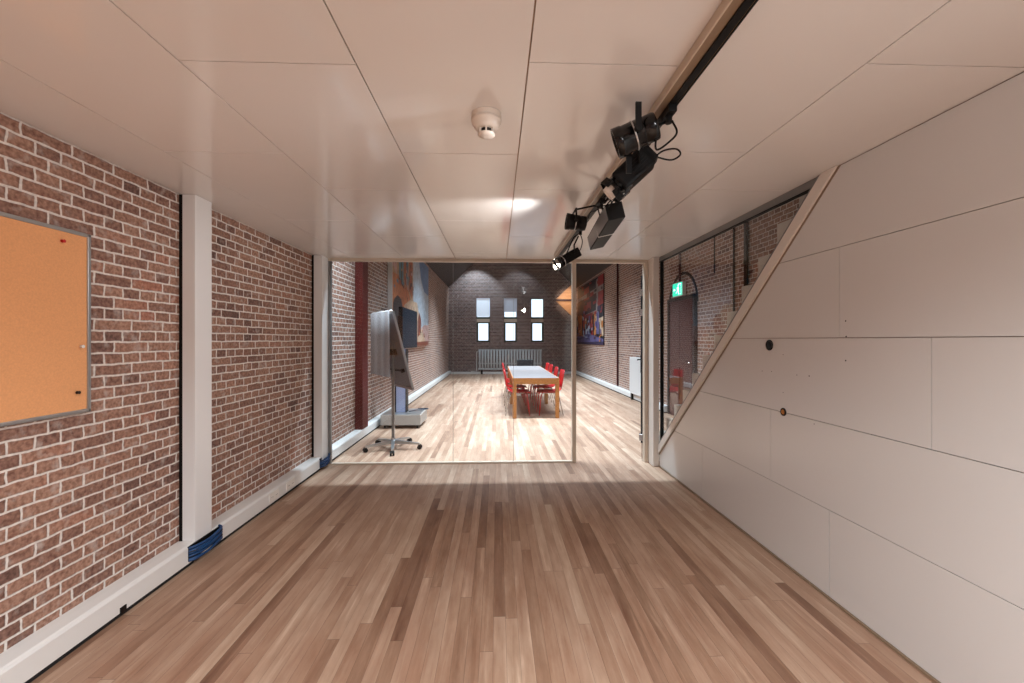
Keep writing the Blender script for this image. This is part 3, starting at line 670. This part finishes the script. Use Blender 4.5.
# radiator on the back wall
rd = tag(empty('radiator', (.6, YB-.12, 0)), 'wide grey column radiator under the windows on the far wall', 'radiator')
x0, x1 = -.80, 1.92; b = MB(); n = 22; z0, z1 = .22, 1.05
for k in range(n):
    xx = x0+(k+.5)*(x1-x0)/n
    for yo in (-.14, -.07): b.tube([(xx, YB+yo, z0), (xx, YB+yo, z1)], .043, 'rad', 8, 1)
    b.box(xx-.061, xx+.061, YB-.165, YB-.045, z1-.05, z1+.0, 'rad', bev=.012); b.box(xx-.061, xx+.061, YB-.165, YB-.045, z0-.03, z0+.03, 'rad', bev=.012)
b.box(x0, x1, YB-.12, YB-.09, z0+.2, z0+.25, 'rad')
b.build('radiator_body', rd)
for xx in (x0+.15, x1-.15): MB().box(xx-.04, xx+.04, YB-.15, YB-.061, .0, .20, 'black').build('foot', rd)
MB().tube([(x0, YB-.1, .95), (x0-.06, YB-.1, .95), (x0-.06, YB-.1, .12), (x0-.3, YB-.1, .12)], .018, 'white', 8, 1).build('pipe', rd)
MB().cyl((.48, YB-.2, .80), (.48, YB-.166, .80), .035, 'white', 16).box(.455, .505, YB-.19, YB-.166, .62, .78, 'white').build('valve', rd)
# radiator on the right wall
rr = tag(empty('radiator', (3.3, 9.5, 0)), 'white panel radiator on the right brick wall by the open glass door', 'radiator')
b = MB().box(3.19, 3.215, 8.9, 10.15, .16, 1.02, 'white', bev=.004).box(3.30, 3.325, 8.9, 10.15, .16, 1.02, 'white', bev=.004).box(3.19, 3.325, 8.9, 10.15, 1.02, 1.035, 'white')
for k in range(30): b.box(3.186, 3.19, 8.93+k*.041, 8.95+k*.041, .2, .98, 'white')
b.box(3.19, 3.325, 8.9, 8.92, .16, 1.02, 'white'); b.build('radiator_body', rr)
MB().tube([(3.25, 8.9, .85), (3.25, 8.82, .85), (3.25, 8.82, .25)], .012, 'chrome', 8, 1).cyl((3.25, 8.86, .85), (3.25, 8.76, .85), .028, 'black', 14).box(3.2, 3.3, 8.80, 8.9, .60, .74, 'black').build('valve', rr)
for q in (8.95, 10.0): MB().box(3.20, 3.235, q, q+.1, 0, .16, 'black').build('foot', rr)
for q in (9.0, 10.0): MB().box(3.325, XH-.072, q, q+.05, .5, .9, 'greymetal').build('wall_bracket', rr)
rr.location.x += .07
# pipes on the right brick wall
for D, r, z0, m, lb in ((11.75, .025, .16, 'maroon', 'thin dark red vertical pipe between the print and the radiator on the right brick wall'), (5.68, .028, 1.0, 'black', 'thick black vertical pipe on the brick above the stairs'), (6.0, .012, 1.2, 'black', 'thin black conduit just left of the thick pipe above the stairs'), (6.54, .009, 2.5, 'black', 'thin short cable high on the brick between exit sign and pipes')):
    yy = Y(XH, D); b = MB().cyl((XH-r-.004, yy, z0), (XH-r-.004, yy, EAVE-.02), r, m, 12)
    for zz in (1.3, 2.5, 3.4):
        if zz > z0: b.box(XH-2*r-.008, XH-.0005, yy-.01, yy+.01, zz, zz+.02, m)
    tag(b.build('wall_pipe'), lb, 'pipe')
# maroon door with brick arch
d1 = struct(empty('door_1', (XH, 7.5, 0)), 'maroon door with arched surround in the right brick wall', 'door')
dy0, dy1 = 7.0, 8.12
MB().box(XH-.04, XH-.001, dy0+.06, dy1-.06, .001, 2.18, 'maroon').build('door_leaf', d1)
b = MB().box(XH-.06, XH-.001, dy0, dy0+.06, .001, 2.24, 'gapshade_trim').box(XH-.06, XH-.001, dy1-.06, dy1, .001, 2.24, 'gapshade_trim').box(XH-.06, XH-.001, dy0, dy1, 2.18, 2.24, 'gapshade_trim')
for (p, q) in ((.35, .95), (1.1, 2.05)):
    for (u, v) in ((dy0+.13, dy0+.52), (dy0+.6, dy1-.13)): b.box(XH-.046, XH-.04, u, v, p, q, 'maroon')
b.build('door_frame', d1)
b = MB(); yc = (dy0+dy1)/2; Ro = .60; zc = 2.10
for k in range(18):
    q0, q1 = PI*k/18, PI*(k+1)/18-.012
    rr_ = [(yc+math.cos(q)*r*1.0, zc+math.sin(q)*r) for q, r in ((q0, Ro-.05), (q0, Ro), (q1, Ro), (q1, Ro-.05))]
    b.prism([(XH-.012, y, z) for y, z in rr_], (.0115, 0, 0), 'hole')
b.build('brick_arch', d1)
MB().tube([(XH-.04, dy0+.13, 1.05), (XH-.09, dy0+.13, 1.05), (XH-.09, dy0+.24, 1.05)], .01, 'chrome', 8, 1).build('door_handle', d1)
# exit sign
es = tag(empty('exit_sign', (XH-.05, 7.58, 2.4)), 'lit green emergency exit sign with white running figure over the maroon door', 'exit sign')
sy0, sy1, sz0, sz1 = 7.40, 7.80, 2.27, 2.50
MB().box(XH-.085, XH-.02, sy0-.01, sy1+.01, sz0-.01, sz1+.01, 'white').box(XH-.02, XH-.001, sy0+.1, sy1-.1, sz0+.05, sz1-.05, 'white').build('sign_box', es)
MB().box(XH-.088, XH-.085, sy0, sy1, sz0, sz1, 'exitgreen').build('sign_face', es)
b = MB(); X = XH-.0885
def sq(u0, u1, v0, v1): b.add([(X, sy1-u0, sz0+v0), (X, sy1-u1, sz0+v0), (X, sy1-u1, sz0+v1), (X, sy1-u0, sz0+v1)], [(0, 1, 2, 3)], 'exitwhite')
def pl(ps): b.add([(X, sy1-u, sz0+v) for u, v in ps], [tuple(range(len(ps)))], 'exitwhite')
sq(.24, .36, .02, .03); sq(.35, .36, .03, .21); sq(.24, .36, .20, .21); sq(.24, .25, .03, .21)
pl([(.19, .10), (.22, .16), (.255, .15), (.23, .09)]); pl([(.225, .17), (.245, .17), (.245, .195), (.225, .195)])
pl([(.20, .10), (.17, .06), (.14, .06), (.14, .045), (.18, .045), (.22, .09)]); pl([(.22, .09), (.25, .07), (.24, .03), (.26, .03), (.27, .075), (.24, .11)])
pl([(.22, .155), (.18, .15), (.165, .12), (.178, .115), (.19, .138), (.22, .14)])
pl([(.03, .115), (.07, .15), (.07, .125), (.12, .125), (.12, .105), (.07, .105), (.07, .08)])
b.build('running_figure', es)
MB().cyl((XH-.04, 7.6, sz1+.01), (XH-.04, 7.6, EAVE-.02), .02, 'maroon', 12).build('conduit', es)
# ------------------------------------------------------------------ flip chart stand
fc = tag(empty('flip_chart', (-1.37, 5.62, 0)), 'grey flip chart on a five star castor base behind the glass, with hanging sheets', 'flip chart')
BL = V3(-1.487, 6.07, .80); BR = V3(-1.087, 5.50, .80); TR = V3(-1.31, 5.35, 1.82); TL = V3(-1.71, 5.92, 1.82)
nrm = (BR-BL).cross(TL-BL).normalized()
def quadprism(ps, th, m, b=None):
    b = b or MB(); b.prism(ps, nrm*th, m); return b
def bp_(u, v): return BL+(BR-BL)*u+(TL-BL)*v
quadprism([bp_(.02, .02), bp_(.98, .02), bp_(.98, .98), bp_(.02, .98)], .012, 'boardgrey').build('board', fc)
b = MB()
for q in ([(0, 0), (1, 0), (1, .025), (0, .025)], [(0, .975), (1, .975), (1, 1), (0, 1)], [(0, 0), (.035, 0), (.035, 1), (0, 1)], [(.965, 0), (1, 0), (1, 1), (.965, 1)]):
    quadprism([bp_(*k)-nrm*.006 for k in q], .026, 'alu', b)
b.build('board_frame', fc)
b = MB()
for s in (-1,): b.prism([bp_(0, .24)-nrm*.06, bp_(.8, .24)-nrm*.06, bp_(.8, .24)+nrm*.05, bp_(0, .24)+nrm*.05], (0, 0, .014), 'black')
b.cyl(bp_(.8, .245)-nrm*.03, bp_(.8, .245)+nrm*.05, .028, 'black', 14); b.build('pen_tray', fc)
off = V3(-.05, -.035, 0)
MB().tube([TL+off*.5+V3(0, 0, .0), TR+off*.5+V3(0, 0, .0)], .012, 'white', 8, 1).tube([TL+V3(0, 0, -.02), TR+V3(0, 0, -.02)], .012, 'alu', 8, 1).build('clamp_bar', fc)
b = MB(); vs = []; n = 16
for i in range(n+1):
    p = TL+off+(TR-TL)*(i/n); w = .012*math.sin(i*1.1)
    for j, z in enumerate((1.815, 1.5, 1.2, .98)): vs.append(p+V3(-.8, -.6, 0)*w*(j/3)+V3(0, 0, z-1.82))
fs = [(i*4+j, (i+1)*4+j, (i+1)*4+j+1, i*4+j+1) for i in range(n) for j in range(3)]
b.add(vs, fs, 'paper', True); pp = b.build('paper_sheet', fc); sm = pp.modifiers.new('thick', 'SOLIDIFY'); sm.thickness = .0015
bx, by = -1.385, 5.62
b = MB().box(bx-.018, bx+.018, by-.02, by+.02, .1, 1.45, 'greymetal', bev=.004).box(bx-.05, bx+.06, by-.02, by+.12, 1.25, 1.33, 'black'); b.build('post', fc)
MB().lathe((bx, by, .06), (bx, by, .2), [(0, .03), (.02, .045), (.06, .03), (.09, .022)], 'alu', 24).build('hub', fc)
for k in range(5):
    q = math.radians(-78+72*k); ex, ey = bx+.36*math.cos(q), by+.36*math.sin(q); nx, ny = -math.sin(q), math.cos(q)
    b = MB(); w0, w1 = .026, .014
    a0 = [(bx+nx*w0, by+ny*w0, .075), (bx-nx*w0, by-ny*w0, .075), (bx-nx*w0, by-ny*w0, .125), (bx+nx*w0, by+ny*w0, .125)]
    a1 = [(ex+nx*w1, ey+ny*w1, .06), (ex-nx*w1, ey-ny*w1, .06), (ex-nx*w1, ey-ny*w1, .08), (ex+nx*w1, ey+ny*w1, .08)]
    b.add(a0+a1, [(0, 1, 5, 4), (1, 2, 6, 5), (2, 3, 7, 6), (3, 0, 4, 7), (0, 3, 2, 1), (4, 5, 6, 7)], 'alu')
    lg = b.build('leg', fc)
    c = MB()
    for s in (-1, 1): c.cyl((ex+nx*s*.008, ey+ny*s*.008, .029), (ex+nx*s*.028, ey+ny*s*.028, .029), .0285, 'black', 18)
    c.box(-.016, .016, -.02, .02, .03, .062, 'black', R=Matrix.Translation((ex, ey, 0)) @ Matrix.Rotation(q, 4, 'Z'))
    c.build('castor', lg)
# ------------------------------------------------------------------ monitor trolley
mt = tag(empty('monitor_trolley', (-1.6, 7.1, 0)), 'large dark monitor on a grey column trolley by the left wall', 'monitor stand')
bx0, bx1, by0, by1 = -1.90, -1.25, 6.87, 7.50
MB().box(bx0, bx1, by0, by1, .055, .225, 'base_grey', bev=.006).build('base', mt)
MB().box(bx0+.02, bx1-.02, by0+.02, by1-.02, .225, .232, 'alu').build('base_top', mt)
for x in (bx0+.06, bx1-.06):
    for y in (by0+.06, by1-.06): MB().cyl((x-.012, y, .028), (x+.012, y, .028), .0275, 'black', 16).box(x-.018, x+.018, y-.02, y+.02, .03, .055, 'black').build('castor', mt)
MB().box(-1.70, -1.54, 7.10, 7.22, .232, 1.298, 'lavender').build('column', mt)
MB().box(-1.725, -1.70, 7.08, 7.24, .232, 1.298, 'darkplastic').box(-1.54, -1.525, 7.08, 7.24, .232, 1.298, 'darkplastic').box(-1.725, -1.70, 7.08, 7.24, 1.298, 1.6, 'darkplastic').build('column_rail', mt)
MB().tube([(-1.5, 7.15, .235), (-1.38, 7.2, .25), (-1.25, 7.3, .245), (-1.22, 7.42, .24), (-1.4, 7.45, .238)], .008, 'navycable').build('cable', mt)
R = Matrix.Translation((-1.60, 7.05, 1.655))
mo = MB().box(-.035, .03, -.06, 1.22, -.35, .35, 'darkplastic', R=R, bev=.006).build('monitor', mt)
MB().box(.0305, .033, -.045, 1.205, -.335, .335, 'screen', R=R).build('screen', mo)
MB().box(-.06, -.035, .0, .9, -.25, .2, 'darkplastic', R=R).build('mount', mt)
# ------------------------------------------------------------------ tables
def table(name, x0, x1, y0, y1, label):
    t = tag(empty(name, ((x0+x1)/2, (y0+y1)/2, 0)), label, 'table', 'oak-framed tables pushed end to end')
    MB().box(x0+.012, x1-.012, y0+.012, y1-.012, .722, .747, 'tabletop', bev=.002).build('tabletop', t)
    b = MB(); w = .016
    b.box(x0, x1, y0, y0+.03, .632, .745, 'oak'); b.box(x0, x1, y1-.03, y1, .632, .745, 'oak'); b.box(x0, x0+.03, y0+.03, y1-.03, .632, .745, 'oak'); b.box(x1-.03, x1, y0+.03, y1-.03, .632, .745, 'oak')
    b.build('apron', t)
    for x in (x0+.001, x1-.071):
        for y in (y0+.001, y1-.071): MB().box(x, x+.07, y, y+.07, 0.0, .722, 'oak', bev=.004).build('leg', t)
table('dining_table', .29, 1.155, 7.69, 9.485, 'oak-framed table with grey worn top, the nearer of the two end to end')
table('dining_table', .29, 1.155, 9.495, 11.29, 'oak-framed table with grey worn top, the farther of the two, nearer the windows')
# ------------------------------------------------------------------ chairs
def shell(prof, m, th=.012, nseg=8):
    # prof: (x, z, halfwidth, crown) -- swept across y, with rounded crown
    b = MB(); vs = []; R_ = len(prof)
    for x, z, hw, cr in prof:
        for j in range(nseg+1):
            u = -1+2*j/nseg
            vs.append(V3(x+cr[0]*u*u, u*hw, z+cr[1]*u*u))
    W = nseg+1
    top = [Vector(v) for v in vs]; bot = []
    for i in range(R_):
        i0, i1 = max(i-1, 0), min(i+1, R_-1)
        d = (V3(prof[i1][0], 0, prof[i1][1])-V3(prof[i0][0], 0, prof[i0][1])).normalized(); nn = V3(d.z, 0, -d.x)
        for j in range(W): bot.append(top[i*W+j]+nn*th)
    fs = []
    n0 = R_*W
    for i in range(R_-1):
        for j in range(nseg):
            a = i*W+j; fs.append((a, a+1, a+W+1, a+W)); fs.append((n0+a, n0+a+W, n0+a+W+1, n0+a+1))
    for i in range(R_-1):
        a = i*W; fs.append((a, a+W, n0+a+W, n0+a)); a = i*W+nseg; fs.append((a, n0+a, n0+a+W, a+W))
    for j in range(nseg):
        fs.append((j, n0+j, n0+j+1, j+1)); a = (R_-1)*W+j; fs.append((a, a+1, n0+a+1, n0+a))
    b.add(top+bot, fs, m, True); return b
def chair(name, col, label, leg_front, leg_rear, group=None):
    t = tag(empty(name), label, 'chair', group)
    sp = [(-.25, .425, .19, (.01, .0)), (-.235, .445, .205, (.005, .005)), (-.15, .450, .215, (0, .012)), (-.02, .440, .215, (0, .02)), (.10, .440, .21, (-.01, .02)), (.17, .462, .205, (-.02, .012)), (.205, .505, .20, (-.03, .0))]
    shell(sp, col).build('seat', t)
    bp = [(.207, .508, .20, (-.03, 0)), (.228, .58, .205, (-.035, 0)), (.245, .68, .21, (-.035, 0)), (.258, .78, .21, (-.03, 0)), (.266, .845, .205, (-.028, -.003)), (.268, .866, .195, (-.025, -.006))]
    shell(bp, col).build('backrest', t)
    for s in (-1, 1):
        MB().tube([(-.17, s*.16, .437), (-.20, s*.185, .35), (-.235, s*.205, .0)], .011, leg_front, 10, 1).build('leg', t)
        MB().tube([(.12, s*.16, .43), (.15, s*.185, .35), (.23, s*.205, .0)], .011, leg_rear, 10, 1).build('leg', t)
    MB().tube([(-.17, -.16, .43), (-.17, .16, .43)], .010, leg_rear, 8, 1).tube([(.12, -.16, .427), (.12, .16, .427)], .010, leg_rear, 8, 1).tube([(-.17, .15, .43), (.12, .15, .427)], .01, leg_rear, 8, 1).tube([(-.17, -.15, .43), (.12, -.15, .427)], .01, leg_rear, 8, 1).build('seat_frame', t)
    return t
GR = 'red chairs along both sides of the tables'
proto = chair('dining_chair', 'redplastic', 'x', 'redplastic', 'chrome', GR)
cy = [8.17, 8.97, 9.84, 10.56]
nth = ['nearest the glass partition', 'second from the glass partition', 'third from the glass partition', 'farthest from the glass']
first = True
for side, x, rz in (('right', 1.04, 0), ('left', .40, PI)):
    for k, yy in enumerate(cy):
        o = proto if first else copy_tree(proto); first = False
        o.location = (x, yy+(0 if side == 'right' else .02), 0); o.rotation_euler.z = rz+random.uniform(-.04, .04)
        o['label'] = 'red plastic chair on the %s side of the tables, %s' % (side, nth[k])
hc = chair('dining_chair', 'darkplastic', 'black chair at the far head of the tables in front of the radiator', 'darkplastic', 'darkplastic')
hc.location = (.80, 11.62, 0); hc.rotation_euler.z = PI/2; hc.scale = (1, 1.12, 1.03)
# ------------------------------------------------------------------ lights
def area(name, loc, size, energy, col, rot=(0, 0, 0), spread=180):
    L = bpy.data.lights.new(name, 'AREA'); L.shape = 'RECTANGLE'; L.size, L.size_y = size; L.energy = energy; L.color = col; L.spread = math.radians(spread)
    o = bpy.data.objects.new(name, L); o.location = loc; o.rotation_euler = rot; C.objects.link(o); return o
def spot(name, loc, tgt, energy, col, ang, blend=.5, r=.03):
    L = bpy.data.lights.new(name, 'SPOT'); L.energy = energy; L.color = col; L.spot_size = math.radians(ang); L.spot_blend = blend; L.shadow_soft_size = r
    o = bpy.data.objects.new(name, L); o.location = loc; o.rotation_euler = (Vector(tgt)-Vector(loc)).to_track_quat('-Z', 'Y').to_euler(); C.objects.link(o); return o
NEU = (.68, .86, 1.0); WARM = (1, .86, .74)
area('hall_lamp', (-.05, 5.36, 3.72), (3.7, .06), 140, NEU, spread=95)
area('hall_lamp', (.67, 7.6, 3.9), (3.2, .3), 180, NEU, spread=95)
area('hall_lamp', (.67, 10.5, 3.9), (3.2, .3), 225, NEU, spread=105)
area('hall_lamp', (.67, 13.6, 3.9), (3.0, .3), 260, NEU, spread=110)
area('near_room_fill', (.1, -.6, 2.36), (2.6, 1.2), 190, (.88, .95, 1.0), spread=152)  # added unseen fill, standing in for the room's own lighting
spot('wall_washer', (-.9, 16.9, 4.6), (-.9, 17.9, 3.2), 140, NEU, 95)
spot('wall_washer', (.9, 16.9, 4.6), (.9, 17.9, 3.2), 30, NEU, 95)
spot('panel_fill', (2.7, 16.6, 3.6), (3.1, 17.9, 3.15), 90, (1, .84, .68), 58, 1)  # added without a fixture, only to brighten the wooden panel
spot('track_and_fill_beam', (.44, 2.72, 2.215), (-.2, 3.16, 2.385), 34, (1, .98, .96), 62, 1, .04)
spot('track_and_fill_beam', (.44, 1.62, 2.2), (-2.0, 2.1, 1.3), 45, (.97, .97, 1), 80, .9, .03)
spot('track_and_fill_beam', (.47, 3.25, 2.06), (-2.0, 3.2, 1.0), 40, (.97, .97, 1), 80, .9, .03)
spot('track_and_fill_beam', (.68, -.7, 2.2), (1.86, 1.5, 1.9), 48, (.96, .98, 1), 125, 1, .035)  # unseen spot added behind the camera to brighten the right wall
spot('track_and_fill_beam', (.68, -.4, 2.2), (-2.0, 1.2, 1.6), 22, (.96, .98, 1), 120, 1, .035)  # another added unseen spot, brightens the left wall
w = bpy.data.worlds.new('World'); bpy.context.scene.world = w; w.use_nodes = True
bg = w.node_tree.nodes['Background']; bg.inputs[0].default_value = (.72, .86, 1, 1); bg.inputs[1].default_value = 1.6
# ------------------------------------------------------------------ camera
cam = bpy.data.cameras.new('camera'); co = bpy.data.objects.new('camera', cam); C.objects.link(co)
co.location = (0, 0, H); co.rotation_euler = (PI/2, 0, -TH); cam.sensor_width = 36; cam.lens = F/1024*36
cam.shift_y = -1.5/1024; cam.clip_start = .05
sc = bpy.context.scene; sc.camera = co
vs = sc.view_settings; vs.view_transform = 'Standard'; vs.look = 'None'; vs.gamma = 1; vs.use_curve_mapping = False; vs.exposure = .08
sc.cycles.use_denoising = True
sc.cycles.max_bounces = 14; sc.cycles.diffuse_bounces = 6; sc.cycles.transparent_max_bounces = 24
